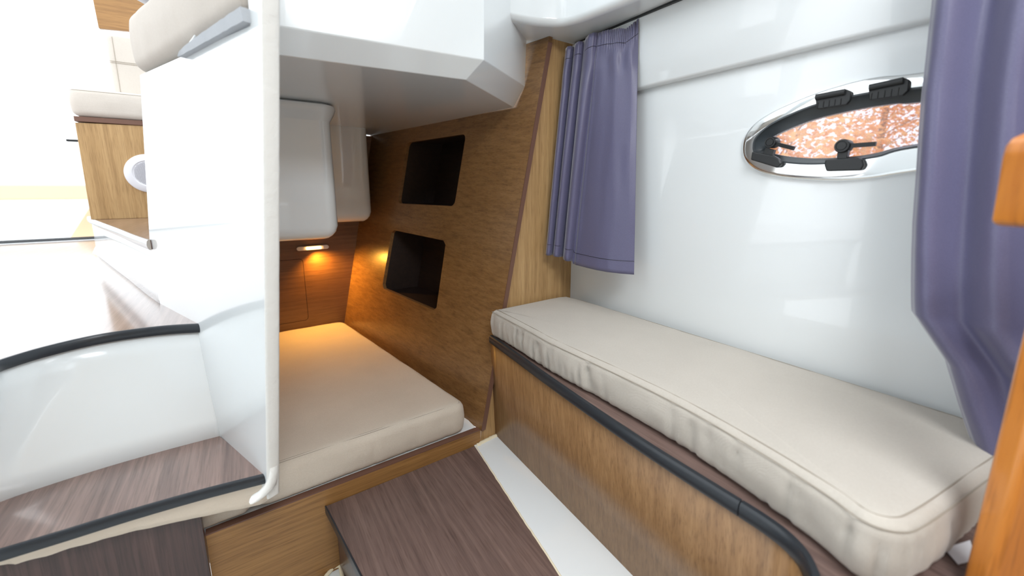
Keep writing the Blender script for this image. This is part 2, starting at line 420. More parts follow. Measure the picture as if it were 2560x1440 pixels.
# upper proud face with rounded lower edge
bm = bmesh.new()
ys = [1.199, .6, 0, -.5, -1.0]
prof = [(0.03, 1.262), (-.008, 1.262), (-.013, 1.265), (-.016, 1.271), (-.016, 1.474), (.03, 1.474)]
rings = [[bm.verts.new((hx(y)-.008+x, y, z)) for x, z in prof] for y in ys]
for A, B in zip(rings, rings[1:]):
    for k in range(len(prof)): bm.faces.new((A[k], A[(k+1) % len(prof)], B[(k+1) % len(prof)], B[k]))
bm.faces.new(rings[0]); bm.faces.new(rings[-1][::-1])
bmobj('upper_face', bm, 'gel', wr, smooth=True, angle=30)

# ---- rest of the cabin: port hull side, forward bulkhead, deck with its open hatch
wp = empty('wall_port', (-1.75, -.4, 0), kind='structure')
box('hull_panel', (-1.78, -1.75, -.24), (-1.75, .85, 1.92), 'gel_soft', wp)
wf = empty('wall_front', (-.3, -1.75, 0), kind='structure')
box('bulkhead', (-1.75, -1.78, -.24), (1.3, -1.75, 1.92), 'oak', wf)
dk = empty('ceiling_deck', (-.3, -.5, 1.92), kind='structure')
plate('deck_panel', [(-1.78, -1.78), (1.3, -1.78), (1.3, .55), (-1.78, .55)], [rrect(-.35, -1.1, .65, -.1, .12)], lambda a, b, d: (a, b, 1.92+d), .03, 'gel_soft', dk)
# ---- deck liner overhead (L-shaped in plan, rounded lower edge)
ce = empty('ceiling', (1.0, .5, 1.48), kind='structure')
lin_pts = [(.995, -1.2), (.985, .85), (.955, 1.05), (.93, 1.10), (.86, 1.135), (.70, 1.16), (.70, 1.6), (1.16, 1.6), (1.2, -1.2)]
prism('deck_liner', flat(round_poly(lin_pts, [0, .05, .06, .04, .06, 0, 0, 0, 0]), 1.481), (0, 0, .35), 'gel', ce, bev=.022, seg=4)

# ---- white partition beside the stairs
wl = empty('wall_left', (-.1, 1.2, 0), kind='structure')
PD = Vector((-.355, .935, 0)).normalized(); PN = Vector((-PD.y, PD.x, 0)).normalized()*1.0   # points left, toward the stairs
if PN.x > 0: PN = -PN
P0 = Vector((-.002, 1.0, 0))
def pan(u, v): return onp(u, v, P0, PN)
def sz(u, v):
    p = pan(u, v); return ((p-P0).dot(PD), p.z)
near_b = sz(668, 1205); near_t = sz(656, 65)
k_ = (near_t[0]-near_b[0])/(near_t[1]-near_b[1])
def near_s(z): return near_b[0]+k_*(z-near_b[1])
far_b = sz(374, 602); far_t = sz(350, 188); sh = sz(626, 65)
pts = [(near_s(.2), .20), (near_s(1.24), 1.24), (near_s(1.9), 1.90), (sh[0]-.04, 1.90), sh, far_t, far_b, (far_b[0]+.02, .30), (.40, .20)]
def p3(s, z, d): return tuple(P0+PD*s-PN*d+Vector((0, 0, z)))
bmp = plate('partition_panel', pts, [], p3, .026, 'gel', wl)
# raw cut edge: slightly lumpy strip over the near end
bm = bmesh.new(); prev = None
for i in range(61):
    z = .19+(1.9-.19)*i/60; s = near_s(z); j = .0015*noise.noise(Vector((0, 1, z*40)))
    ring = [bm.verts.new(p3(s+.002, z, -.0008)), bm.verts.new(p3(s-.003+j, z, -.0004)), bm.verts.new(p3(s-.0045+j, z, .003)), bm.verts.new(p3(s-.005-j, z, .022)), bm.verts.new(p3(s-.0025+j, z, .0268)), bm.verts.new(p3(s+.002, z, .0270))]
    if prev:
        for k in range(5): bm.faces.new((prev[k], prev[k+1], ring[k+1], ring[k]))
    prev = ring
bmobj('cut_edge', bm, 'raw', wl, smooth=True, angle=60)['label'] = 'rough cut edge of the panel'
# closing walls of the berth cavity behind the partition (unlit inside)
pf = P0+PD*(far_b[0]-.03)
wc = empty('wall_cavity', (-.2, 2.0, 0), kind='structure')
prism('cavity_wall', [(pf.x+.03, pf.y, .2), (-.26, 2.455, .2), (-.26, 2.455, 1.24), (pf.x+.03, pf.y, 1.24)], (.02, 0, 0), 'gel_soft', wc)
box('cavity_end', (-1.3, 1.2, -.24), (-1.28, 2.46, .55), 'gel_soft', wc)
box('cavity_back', (-1.3, 2.46, -.24), (-.24, 2.48, .55), 'gel_soft', wc)

# ================================================================== CONSOLE MOULDING over the berth
co = empty('console_moulding', (.5, 1.4, 1.25), 'large white glossy moulding overhanging the berth, with chamfered right corner', 'moulding')
A0, A1, A2 = PZ(600, 128, 1.25), PZ(1165, 200, 1.25), PZ(1282, 266, 1.25)+Vector((.012, .012, 0))
B0, B1, B2 = PZ(600, 50, 1.297), PZ(1210, 150, 1.297), PZ(1311, 214, 1.322)+Vector((.006, .006, 0))
bm = bmesh.new()
lo = [bm.verts.new(p) for p in ((-.06, A0.y, 1.25), tuple(A1), tuple(A2))]
mi = [bm.verts.new(p) for p in ((-.02, PZ(690, 66, 1.297).y+.006, 1.297), tuple(B1), tuple(B2))]
T = [(-.02, PZ(690, 66, 1.297).y-.004, 1.95), (B1.x+.0, B1.y-.01, 1.95), (B2.x+.035, B2.y+.01, 1.95)]
hi = [bm.verts.new(p) for p in T]
bk = [bm.verts.new(p) for p in ((-.27, 2.453, 1.25), (.68, 2.453, 1.25))]
for a, b in ((0, 1), (1, 2)):
    bm.faces.new((lo[a], lo[b], mi[b], mi[a])); bm.faces.new((mi[a], mi[b], hi[b], hi[a]))
e1 = bm.verts.new((side3(1.34, 1.25)[0], 1.34, 1.25))
bm.faces.new((lo[0], lo[1], lo[2], bk[1], bk[0]))
bmesh.ops.remove_doubles(bm, verts=bm.verts, dist=1e-5)
bmesh.ops.delete(bm, geom=[v for v in bm.verts if not v.link_faces], context='VERTS')
bmesh.ops.recalc_face_normals(bm, faces=bm.faces)
bot = [f for f in bm.faces if abs(f.normal.z) > .99][0]
if bot.normal.z > 0:
    for f in bm.faces: f.normal_flip()
me = bpy.data.meshes.new('console_shell'); bm.to_mesh(me); bm.free(); o = link('shell', me, 'gel', co)
md = o.modifiers.new('s', 'SOLIDIFY'); md.thickness = .006; md.offset = -1
md = o.modifiers.new('b', 'BEVEL'); md.width = .010; md.segments = 4; md.limit_method = 'ANGLE'; md.angle_limit = math.radians(14); md.harden_normals = True

# ---- two moulded housings hanging under the console
def housing(name, pts, rad, z0, z1, flare, label):
    bm = bmesh.new(); L = round_poly(pts, rad, 8); N = len(L); c = sum(L, Vector((0, 0)))/N
    rings = []
    R = .05
    prof = [(-R*.98, z0), (-R*.7, z0+.004), (-R*.4, z0+.013), (-R*.15, z0+.028), (0, z0+.05), (0, z1-.065)]+([(0.001, z1-.06), (.016, z1-.035), (.022, z1-.018), (.02, z1-.008), (.004, z1)] if flare else [(0, z1)])
    for off, z in prof:
        ring = []
        for i in range(N):
            t = (L[(i+1) % N]-L[i-1]).normalized(); n = Vector((t.y, -t.x))
            if n.dot(L[i]-c) < 0: n = -n
            q = L[i]+n*off; ring.append(bm.verts.new((q.x, q.y, z)))
        rings.append(ring)
    for A, B in zip(rings, rings[1:]):
        for i in range(N): bm.faces.new((A[i], A[(i+1) % N], B[(i+1) % N], B[i]))
    bm.faces.new(rings[0][::-1]); bm.faces.new(rings[-1])
    o = bmobj(name, bm, 'gel', None, smooth=True, angle=35); tag(o, label, 'housing'); return o
hA = PYY(838, 400, 1.62).x
housing('moulded_housing', [(-.12, 1.62), (hA-.004, 1.62), (hA+.02, 1.95), (-.12, 1.95)], [.03, .045, .03, .03], .757, 1.25, True, 'nearer white rounded housing hanging under the console, directly above the lamp')
hB = PYY(927, 450, 2.16).x
housing('moulded_housing', [(.2, 2.16), (hB-.002, 2.16), (hB+.015, 2.42), (.2, 2.42)], [.02, .04, .02, .02], .775, 1.25, False, 'farther white housing under the console, against the oak side wall')

# ================================================================== BERTH
base = empty('berth_platform', (.2, 1.8, -.1), 'white base under the berth mattress, a corner showing beside the oak front board', 'platform')
prism('base_top', [(-1.27, 1.212, -.05), (.66, 1.212, -.05), (side3(1.212, 0)[0]-.0, 1.212, .055), (-1.27, 1.212, .055)], (0, 1.22, 0), 'gel_soft', base)
fb = empty('berth_front_board', (.25, 1.19, -.2), 'oak board closing the front of the berth below the mattress', 'board')
xl = PYY(512, 1330, 1.19).x
prism('board', [(xl, 1.188, -.24), (.655, 1.188, -.24), (.655, 1.188, .052), (xl, 1.188, .052)], (0, .022, 0), 'oak_x', fb, bev=.0015)
prism('top_edge', [(xl, 1.1875, .0525), (.655, 1.1875, .0525), (.655, 1.1875, .056), (xl, 1.1875, .056)], (0, .023, 0), 'edge_brown', fb)

bz0, bz1 = .0565, .178
def bx(y, z=.12): return .65+SL*z-SB*(y-1.2)
m1 = [(-.052, 1.20), (.30, 1.195), (.565, 1.175), (.59, 1.2), (.618, 1.29), (bx(1.8)-.03, 1.8), (bx(2.425, .12)-.012, 2.425), (-.052, 2.43)]
MT = empty('berth_mattress', (.25, 1.7, bz0), 'large beige canvas mattress filling the berth between partition and oak wall', 'mattress')
ol = round_poly([(-.052, 1.197), (.612, 1.197), (bx(2.43, .14)-.004, 2.43), (-.052, 2.43)], [.03, .05, .06, .02], 8)
cushion('cover', ol, bz0, bz1, .03, 'fab_bed', MT, wr=.006, crown=.003, seamz=[(bz1-.004, .016), (bz1-.002, .022)])
MT2 = empty('berth_mattress', (-.5, 1.7, bz0), 'narrow end of a second beige mattress under the lowest stair tread, left of the gap', 'mattress')
cushion('cover', round_poly([(-1.2, 1.20), (-.066, 1.20), (-.066, 2.42), (-1.2, 2.42)], [.02, .025, .02, .02], 8), bz0, .135, .022, 'fab_bed', MT2, wr=.003, seamz=[(.118, .002)])

# ---- small lit lamp on the aft bulkhead
ya = 2.438
l0, l1 = PYY(741, 621, ya), PYY(821, 617, ya); lr = .011
lamp = empty('berth_lamp', tuple((l0+l1)/2), 'small white tube lamp lit amber on the aft wall of the berth', 'lamp')
zc = (l0.z+l1.z)/2
body = [(x, z) for x, z in rrect(l0.x, zc-lr, l1.x, zc+lr, lr*.99, 6)]
bm = bmesh.new(); prism('b', [(x, ya, z) for x, z in body], (0, -.016, 0), None, bm=bm)
bmobj('lamp_body', bm, 'white_p', lamp, bev=.004, seg=3)
q0, q1 = PYY(764, 621, ya), PYY(802, 619, ya)
bm = bmesh.new(); prism('b', [(x, ya-.0155, z) for x, z in rrect(q0.x, zc-lr*.7, q1.x, zc+lr*.7, lr*.5, 4)], (0, -.009, 0), None, bm=bm)
bmobj('lens', bm, 'bulb', lamp, bev=.002)['label'] = 'glowing amber lens'
box('switch', (l1.x-.03, ya-.02, zc-.004), (l1.x-.018, ya-.0155, zc+.004), 'white_p', lamp)
pl = bpy.data.lights.new('lamp_glow', 'SPOT'); pl.energy = 11; pl.color = (1, .46, .06); pl.shadow_soft_size = .012
pl.spot_size = math.radians(155); pl.spot_blend = .9
po = bpy.data.objects.new('lamp_glow', pl); COL.objects.link(po); po.location = ((q0.x+q1.x)/2, ya-.035, zc-.012)
po.rotation_euler = Vector((.28, -.30, -1)).to_track_quat('-Z', 'Y').to_euler()

# ================================================================== STEP BOX, floor strip, dark panel
sb = empty('step_box', (.35, .8, -.2), 'dark walnut step platform in the floor, in front of the oak berth board', 'step')
top = [(.118, 1.186), (.635, 1.186), (.562, .621), (.50, .05), (.26, .05)]
prism('top_board', flat(top, -.022), (0, 0, .022), 'walnut_y', sb, bev=.0015)
prism('black_edge', [(.114, 1.187, -.024), (.118, 1.187, -.024), (.118, 1.187, .0005), (.114, 1.187, .0005)], (.1386, -1.137, 0), 'black', sb)
prism('side_board', [(.141, 1.186, -.24), (.155, 1.186, -.24), (.155, 1.186, -.022), (.141, 1.186, -.022)], (.142, -1.13, 0), 'walnut_z', sb)
st = empty('floor_strip', (.66, .8, 0), 'white glossy strip with cream sealant edges between walnut platform and bench', 'strip')
strip = [(.628, 1.188), (.745, 1.198), (.7355, .8), (.728, .45), (.715, .0), (.53, .0), (.55, .5), (.58, .77)]
prism('strip_panel', flat(strip, -.05), (0, 0, .051), 'gel_soft', st)
def wob(a, b, n, amp, z):
    a, b = Vector(a), Vector(b); out = []
    for i in range(n+1):
        p = a.lerp(b, i/n); out.append((p.x+amp*noise.noise(Vector((i*.7, 3, a.x))), p.y+amp*noise.noise(Vector((i*.6, 9, 1))), z))
    return out
tube('sealant', wob((.637, 1.183), (.738, 1.193), 14, .006, .0), .008, 'cream', st)
tube('sealant', wob((.741, 1.19), (.7265, .42), 40, .0015, .0), .0045, 'cream', st)
tube('sealant', wob((.630, 1.18), (.562, .61), 40, .0015, -.001), .003, 'cream', st)

dp = empty('walnut_panel', (-.5, 1.13, 0), 'dark walnut panel below the lowest stair tread at lower left', 'panel')
xd = PYY(502, 1290, 1.168).x
prism('board', [(-1.3, 1.168, -.24), (xd, 1.168, -.24), (xd, 1.168, .2), (-1.3, 1.168, .2)], (0, .018, 0), 'walnut_z', dp, bev=.001)

# ================================================================== STAIRS
def strip_solid(name, top, bot, thick, mat, parent, smooth=True, bev=0):
    pass
# white moulded risers
sm = empty('stair_moulding', (-.5, 1.5, .3), 'white glossy moulded riser between the two lower walnut treads', 'stair moulding')
lowx = [(-1.6, 1.30), (-1.1, 1.31), (-.52, 1.30), (-.40, 1.306), (-.2, 1.312), (-.124, 1.322)]
upx = [(-1.6, 1.16), (-1.1, 1.26), (-.475, 1.31), (-.337, 1.42), (-.2, 1.40), (-.128, 1.372)]
F2 = [PZ(510, 808, .58), PZ(400, 815, .58), PZ(257, 834, .58), PZ(120, 864, .58), PZ(0, 899, .58), PZ(-170, 958, .58)]
upx = [(p.x, p.y+.014) for p in F2]+[(-.95, 1.06), (-1.5, .834)]
lowx = [(-.118, 1.312), (-.24, 1.315), (-.36, 1.312), (-.46, 1.303), (-.53, 1.29), (-.63, 1.25), (-.95, 1.09), (-1.5, .86)]
U = [p for p in catmull([(a, b, 0) for a, b in upx], 6)]; Lw = [p for p in catmull([(a, b, 0) for a, b in lowx], 6)]
bm = bmesh.new(); g = []
for k in range(6):
    t = k/5; z = .235+(.572-.235)*t
    g.append([bm.verts.new((l.x+(u.x-l.x)*t, l.y+(u.y-l.y)*t+.01*math.sin(math.pi*t), z)) for l, u in zip(Lw, U)])
for A, B in zip(g, g[1:]):
    for i in range(len(A)-1): bm.faces.new((A[i], A[i+1], B[i+1], B[i]))
o = bmobj('riser', bm, 'gel', sm, smooth=True); md = o.modifiers.new('s', 'SOLIDIFY'); md.thickness = .006
# fillet between riser and partition
pc = [P0+PD*s for s in (.33, .36, .40)]
def tread(name, front, back, z, th, nose, mat, label, nose_mat='black', noselab=None):
    e = empty(name, (front[len(front)//2].x, front[len(front)//2].y, z-th), label, 'step')
    loop = [(p.x, p.y) for p in front]+[(p.x, p.y) for p in back][::-1]
    prism('tread', flat(loop, z-th), (0, 0, th), mat, e)
    # rounded nosing strip
    prof = [(0, -.5), (.5, -.5), (.85, -.3), (1, 0), (.85, .35), (.5, .5), (0, .5)]
    bm = bmesh.new(); rings = []
    for i, p in enumerate(front):
        a = front[max(i-1, 0)]; b = front[min(i+1, len(front)-1)]; t = (b-a).normalized(); n = Vector((t.y, -t.x, 0))
        if n.y > 0: n = -n
        rings.append([bm.verts.new((p.x+n.x*x*nose*.5, p.y+n.y*x*nose*.5, z-th/2+zz*(th+.0015))) for x, zz in prof])
    for A, B in zip(rings, rings[1:]):
        for k in range(len(prof)-1): bm.faces.new((A[k], A[k+1], B[k+1], B[k]))
    bm.faces.new(rings[0]); bm.faces.new(rings[-1][::-1])
    o = bmobj('nosing', bm, nose_mat, e, smooth=True, angle=30); o['label'] = noselab or 'rounded black rubber nosing'
    return e
def cm(pts, n=6): return catmull([(p[0], p[1], 0) for p in pts], n)
# lowest tread
f1 = [PZ(668, 1182, .255), PZ(509, 1222, .255), PZ(334, 1271, .255), PZ(160, 1324, .255), PZ(0, 1372, .255), PZ(-170, 1424, .255)]
f1 = [(p.x, p.y) for p in f1]+[(-.9, .93), (-1.5, .62)]
b1 = [(-.128, 1.325), (-.36, 1.325), (-.53, 1.302), (-.82, 1.172), (-1.5, .872)]
tread('lower_stair_tread', cm(f1), cm(b1), .255, .024, .02, 'walnut_gloss', 'lowest stair tread, dark walnut with thick black nosing, at lower left')
# white backing under and behind the treads, with the raw laminate lip
lip = empty('stair_lip', (-.3, 1.1, .15), 'raw beige laminate lip with ragged lower edge beneath the lowest tread', 'laminate edge')
bm = bmesh.new(); rings = []
ff = cm(f1, 10)
low = [(690, 1208), (650, 1252), (510, 1292), (250, 1362), (0, 1442)]
lz = [(PYY(u, v, 1.1).x, PYY(u, v, 1.1).z) for u, v in low]+[(-2, .2)]
def lipz(x):
    for (x0, z0), (x1, z1) in zip(lz, lz[1:]):
        if x1 <= x <= x0: return z0+(z1-z0)*(x-x0)/(x1-x0)
    return lz[0][1]
for i, p in enumerate(ff):
    a = ff[max(i-1, 0)]; b = ff[min(i+1, len(ff)-1)]; t = (b-a).normalized(); n = Vector((t.y, -t.x, 0))
    if n.y > 0: n = -n
    zb = lipz(p.x)-.013+.003*noise.noise(Vector((p.x*30, 0, 0)))
    pr = [(-.002, .2315), (-.012, .22), (-.022, zb+.02), (-.028, zb+.004), (-.034, zb), (-.05, zb+.012), (-.06, .2315)]
    rings.append([bm.verts.new((p.x+n.x*x, p.y+n.y*x+.0, z)) for x, z in pr])
for A, B in zip(rings, rings[1:]):
    for k in range(len(pr)): bm.faces.new((A[k], A[(k+1) % len(pr)], B[(k+1) % len(pr)], B[k]))
bm.faces.new(rings[0]); bm.faces.new(rings[-1][::-1])
bmobj('lip_edge', bm, 'lip', lip, smooth=True, angle=50)
# white ragged bit where lip meets the partition end
bm = bmesh.new()
c0 = Vector((-.006, 1.03, .2))
bm = bmesh.new(); rg_ = []
for k, (u, v, w) in enumerate([(684, 1170, 8), (682, 1195, 11), (676, 1212, 13), (664, 1226, 12), (650, 1238, 10), (632, 1248, 7)]):
    p = PYY(u, v, 1.035); w *= .00105
    rg_.append([bm.verts.new((p.x+w*math.cos(a)*(1+.25*noise.noise(Vector((k*1.3, a, 0)))), p.y+.012*math.sin(a+.6), p.z+w*math.sin(a)*.6)) for a in [2*math.pi*i/10 for i in range(10)]])
for A, B in zip(rg_, rg_[1:]):
    for i in range(10): bm.faces.new((A[i], A[(i+1) % 10], B[(i+1) % 10], B[i]))
bm.faces.new(rg_[0]); bm.faces.new(rg_[-1][::-1])
bmobj('raw_corner', bm, 'raw', lip, smooth=True, angle=60)

# upper tread = glossy wheelhouse sole, bowed nosing
f2 = F2
f2 = [(p.x, p.y) for p in f2]+[(-.95, 1.046), (-1.5, .82)]
sR = P0+PD*1.9; b2 = [(P0+PD*s)[:2] for s in (.38, .9, 1.5, 2.25)]
front2 = cm(f2)
loop_back = [(P0+PD*s)-PN*d for s, d in ((.385, .0), (.74, .0), (.76, .09), (1.6, .09), (2.35, .09))]+[Vector((-.9, 4.06, 0)), Vector((-2.4, 4.06, 0)), Vector((-2.4, .9, 0))]
tread('upper_stair_tread', front2, [loop_back[0]]+loop_back[1:], .58, .024, .018, 'walnut_gloss', 'long upper stair tread of glossy walnut running aft to the door track')
# third tread, raised beside the helm bench
q = [PZ(375, 600, .79), PZ(340, 588, .79), PZ(300, 572, .79), PZ(262, 558, .79), PZ(228, 545, .79), PZ(222, 541, .79)]
q = [(p.x, p.y) for p in q]
f3 = cm(q, 5)
bk3 = cm([(f3[0].x+.03, f3[0].y+.08), (-.22, 2.4), (-.25, 3.3), (-.72, f3[-1].y+.1)], 5)
tread('third_stair_tread', f3, bk3, .79, .03, .02, 'walnut_gloss', 'small raised walnut tread with metal nosing at the foot of the oak helm bench', 'alu', 'rounded metal nosing')
r3 = empty('helm_step_moulding', (-.5, 2.4, .58), 'white curved moulding under the small raised tread beside the helm bench', 'stair moulding')
bm = bmesh.new(); g = []
for z, o_ in ((.565, -.02), (.62, -.004), (.72, 0), (.762, .004)):
    g.append([bm.verts.new((p.x+(.012 if i > 0 else .03)+o_*.3, p.y+(.0 if i > 0 else -.01), z)) for i, p in enumerate(f3)])
for A, B in zip(g, g[1:]):
    for i in range(len(A)-1): bm.faces.new((A[i], A[i+1], B[i+1], B[i]))
o = bmobj('riser', bm, 'gel', r3, smooth=True); md = o.modifiers.new('s', 'SOLIDIFY'); md.thickness = .006

# ---- sliding door track and cockpit beyond
tr = empty('door_track', (-1.2, 4.1, .58), 'dark two-groove sliding door track across the far end of the upper tread', 'door track')
box('sill', (-2.6, 4.06, .55), (-.75, 4.3, .583), 'gel_soft', tr)
for k in range(3): box('rail', (-2.6, 4.09+.06*k, .583), (-.8, 4.10+.06*k, .592), 'black', tr)
cs = empty('cockpit_sole', (-2, 6, .5), 'white cockpit floor beyond the door track', 'floor')
box('sole', (-5, 4.3, .44), (.5, 9, .52), 'gel_soft', cs)
cp = empty('cockpit_coaming', (-2, 6.2, .9), 'pale beige cockpit side band beyond the door', 'coaming')
a, b = PYY(0, 462, 6.2).z, PYY(0, 500, 6.2).z
box('band', (-4.5, 6.2, b), (-.6, 6.3, a), 'beige_p', cp, bev=.02)
box('lower_side', (-4.5, 6.25, .52), (-.6, 6.32, b), 'gel_soft', cp)
cb = empty('cockpit_bench_end', (-1.2, 4.5, .55), 'pale beige slanted bench end in the cockpit, left of the helm bench', 'bench')
w = [PYY(u, v, 4.45) for u, v in ((172, 598), (192, 603), (250, 603), (250, 490), (228, 510))]
prism('end_panel', [tuple(p) for p in w], (0, .12, 0), 'beige_p', cb, bev=.01)

# ================================================================== HELM BENCH seen past the partition
yh = 2.9
hb = empty('helm_bench', (-.4, 3.1, .8), 'oak-faced helm bench base with brown top edge, beyond the white partition', 'bench')
c = [PYY(u, v, yh) for u, v in ((226, 541), (187, 306))]
cx = [(c[0].x, .79), (-.15, .79), (-.15, PYY(360, 312, yh).z), (c[1].x, c[1].z)]
prism('front_panel', [(x, yh, z) for x, z in cx], (0, .45, 0), 'oak', hb, bev=.002)
te = [PYY(184, 290, yh), PYY(360, 300, yh), PYY(360, 313, yh), PYY(184, 303, yh)]
zt = (te[0].z, te[3].z)
box('top_edge', (te[0].x, yh-.006, zt[1]), (-.15, yh+.47, zt[0]), 'edge_brown', hb, bev=.002)
lt = PYY(190, 352, yh+.1)
box('latch', (lt.x-.035, yh+.1, lt.z-.004), (lt.x+.06, yh+.13, lt.z+.006), 'black', hb)
sc_ = empty('seat_cushion', (-.4, 3.1, zt[0]), 'pale beige seat cushion on the oak helm bench', 'cushion')
ztop = PYY(260, 226, yh).z
cushion('cover', round_poly([(te[0].x-.005, yh-.02), (-.15, yh-.02), (-.15, yh+.45), (te[0].x-.005, yh+.45)], .04, 8), zt[0]+.001, ztop, .03, 'fab_lt', sc_, wr=.002, seamz=[(ztop-.012, .004)])
bc = empty('backrest_cushion', (-.4, 3.35, ztop), 'upright pale beige backrest cushion behind the helm bench seat', 'cushion')
bl = PYY(284, 225, yh+.36); bt = PYY(290, 84, yh+.36)
bm = bmesh.new(); prism('b', [(x, yh+.36, z) for x, z in rrect(bl.x, ztop-.01, -.12, bt.z, .03, 5)], (0, .09, 0), None, bm=bm)
bmobj('cover', bm, 'fab_lt', bc, bev=.02, seg=4)
zz = PYY(300, 155, yh+.36).z
for dz in (0, .008): tube('seam', [(bl.x+.004, yh+.3585, zz-dz), (-.13, yh+.3585, zz-dz)], .0012, 'thread', bc, n=5)
tube('seam', [(bl.x+.028, yh+.3585, ztop), (bl.x+.03, yh+.3585, bt.z-.02)], .001, 'thread', bc, n=5)
# speaker
sp = PYY(374, 434, yh); rr = PYY(374, 386, yh).z-sp.z
spk = empty('speaker', (sp.x, yh, sp.z), 'round white loudspeaker with perforated grille set in the oak helm bench', 'speaker')
lathe('rim', (sp.x, yh, sp.z), (0, -1, 0), [(0, 0), (rr, 0), (rr, .006), (rr*.93, .012), (rr*.68, .013), (rr*.64, .009), (0, .010)], 'white_p', spk, 48)
bm = bmesh.new(); ng = 15
for i in range(-ng, ng+1):
    for j in range(-ng, ng+1):
        x, z = i*rr*.6/ng, j*rr*.6/ng
        if x*x+z*z < (rr*.6)**2:
            h = rr*.6/ng*.27; vs = [bm.verts.new((sp.x+x+a*h, yh-.0125, sp.z+z+b*h)) for a, b in ((-1, -1), (1, -1), (1, 1), (-1, 1))]; bm.faces.new(vs)
bmobj('grille_holes', bm, 'grille', spk)['kind'] = 'stuff'

# ---- cushion lying on top of the partition / console
ct = empty('seat_cushion', tuple(P0+PD*.3+Vector((0, 0, 1.27))), 'thick off-white seat cushion with grey underside lying on top of the white partition', 'cushion')
zb = 1.272
a = P0+PD*(far_t[0]+.02); b_ = P0+PD*(sh[0]+.02)
def pq(s, d): v = P0+PD*s-PN*d; return (v.x, v.y)
s0, s1 = sh[0]-.0, far_t[0]+.015
cushion('cover', round_poly([pq(s0+.01, -.012), pq(s1, -.012), pq(s1, .42), pq(.30, .42), pq(.16, .05), pq(s0+.01, .045)], [.01, .05, .04, .04, .03, .01], 8), 1.2575, 1.398, .026, 'fab_lt', ct, wr=.004, crown=.006)
# grey underside strip, tilting along the front half
bm = bmesh.new(); prev = None
for i in range(24):
    t = i/23; s = s0-.004+(.33)*t; hh = .021*(1-t)**.35+.001; w = .002*noise.noise(Vector((t*20, 0, 5)))
    r_ = [bm.verts.new(p3(s, 1.2335, -.0125+w)), bm.verts.new(p3(s, 1.2335+hh, -.0145+w)), bm.verts.new(p3(s, 1.2335+hh, .004)), bm.verts.new(p3(s, 1.2335, .004))]
    if prev:
        for k in range(4): bm.faces.new((prev[k], prev[(k+1) % 4], r_[(k+1) % 4], r_[k]))
    else: bm.faces.new(r_)
    prev = r_
bm.faces.new(prev[::-1])
bmobj('underside_strip', bm, 'fab_grey', ct, smooth=True)['label'] = 'grey fabric strip under the cushion edge'
# ---- round grey helm seat shell on a post, and the oak overhead board behind
gs = PYY(441, 45, 2.1)
he = empty('helm_chair', (gs.x, 2.1, gs.z), 'round grey shell on a short post behind the cushion at top left', 'chair')
lathe('shell', (gs.x, 2.1, gs.z+.012), (0, 0, 1), [(0, 0), (.03, 0), (.07, .012), (.13, .045), (.18, .09), (.2, .14), (.2, .3), (0, .3)], 'grey_p', he, 40)
lathe('post', (gs.x, 2.1, 1.27), (0, 0, 1), [(0, 0), (.018, 0), (.018, gs.z-1.27+.02), (0, gs.z-1.27+.02)], 'alu', he, 16)
ob = empty('oak_board', (-.3, 3.4, 1.8), 'oak board high up at top left behind the backrest cushion', 'board')
w = [PYY(u, v, 3.45) for u, v in ((246, 70), (520, 96), (520, -120), (200, -160))]
prism('board', [tuple(p) for p in w], (0, .03, 0), 'oak_x', ob, bev=.004)

# ================================================================== BENCH
be = empty('bench', (.9, .6, 0), 'long oak-fronted bench with dark walnut top and black edge trim along the hull', 'bench')
trim = [(.713, 1.197), (.699, 1.0), (.685, .82), (.672, .6), (.667, .45), (.668, .3), (.668, .24), (.663, .205), (.65, .178), (.63, .158), (.6, .143), (.5, .12), (.3, .09)]
tc = cm(trim, 4)
topl = [(p.x+.003, p.y) for p in tc]+[(.3, -.9), (1.11, -.9), (1.095, 1.197)]
prism('bench_top', flat(topl, .388), (0, 0, .024), 'walnut_y', be)
prof = [(0.004, -.0145), (-.006, -.0145), (-.009, -.010), (-.010, 0), (-.009, .010), (-.005, .0145), (.004, .0145)]
def sweep(bm, line, prof, z):
    rings = []
    for i, p in enumerate(line):
        a = line[max(i-1, 0)]; b = line[min(i+1, len(line)-1)]; t = (b-a).normalized(); n = Vector((-t.y, t.x, 0))   # to the bench side
        if n.x < 0 and i < len(line)*.7: n = -n
        if i >= len(line)*.7: n = Vector((-t.y, t.x, 0)); n = n if n.dot(last) > 0 else -n
        last = n
        rings.append([bm.verts.new((p.x+n.x*x, p.y+n.y*x, z+zz)) for x, zz in prof])
    for A, B in zip(rings, rings[1:]):
        for k in range(len(prof)): bm.faces.new((A[k], A[(k+1) % len(prof)], B[(k+1) % len(prof)], B[k]))
    bm.faces.new(rings[0]); bm.faces.new(rings[-1][::-1])
cut = min(range(len(tc)), key=lambda i: abs(tc[i].y-.27))
bm = bmesh.new(); sweep(bm, tc[:cut], prof, .4); bmobj('edge_trim', bm, 'black', be, smooth=True, angle=35)
bm = bmesh.new()
seg2 = tc[cut:]; seg2[0] = tc[cut-1].lerp(tc[cut], .12)
sweep(bm, seg2, prof, .4); bmobj('edge_trim', bm, 'black', be, smooth=True, angle=35)
bot_line = [(.742, 1.198), (.736, .9), (.73, .6), (.722, .35), (.716, .25), (.705, .21), (.67, .17), (.5, .13), (.3, .1)]
tp_line = [(.722, 1.198), (.7, .9), (.682, .6), (.675, .35), (.676, .25), (.67, .205), (.635, .165), (.5, .127), (.3, .1)]
Bl, Tl = cm(bot_line, 5), cm(tp_line, 5)
bm = bmesh.new(); A = [bm.verts.new((p.x, p.y, -.03)) for p in Bl]; B = [bm.verts.new((p.x, p.y, .389)) for p in Tl]
for i in range(len(A)-1): bm.faces.new((A[i], A[i+1], B[i+1], B[i]))
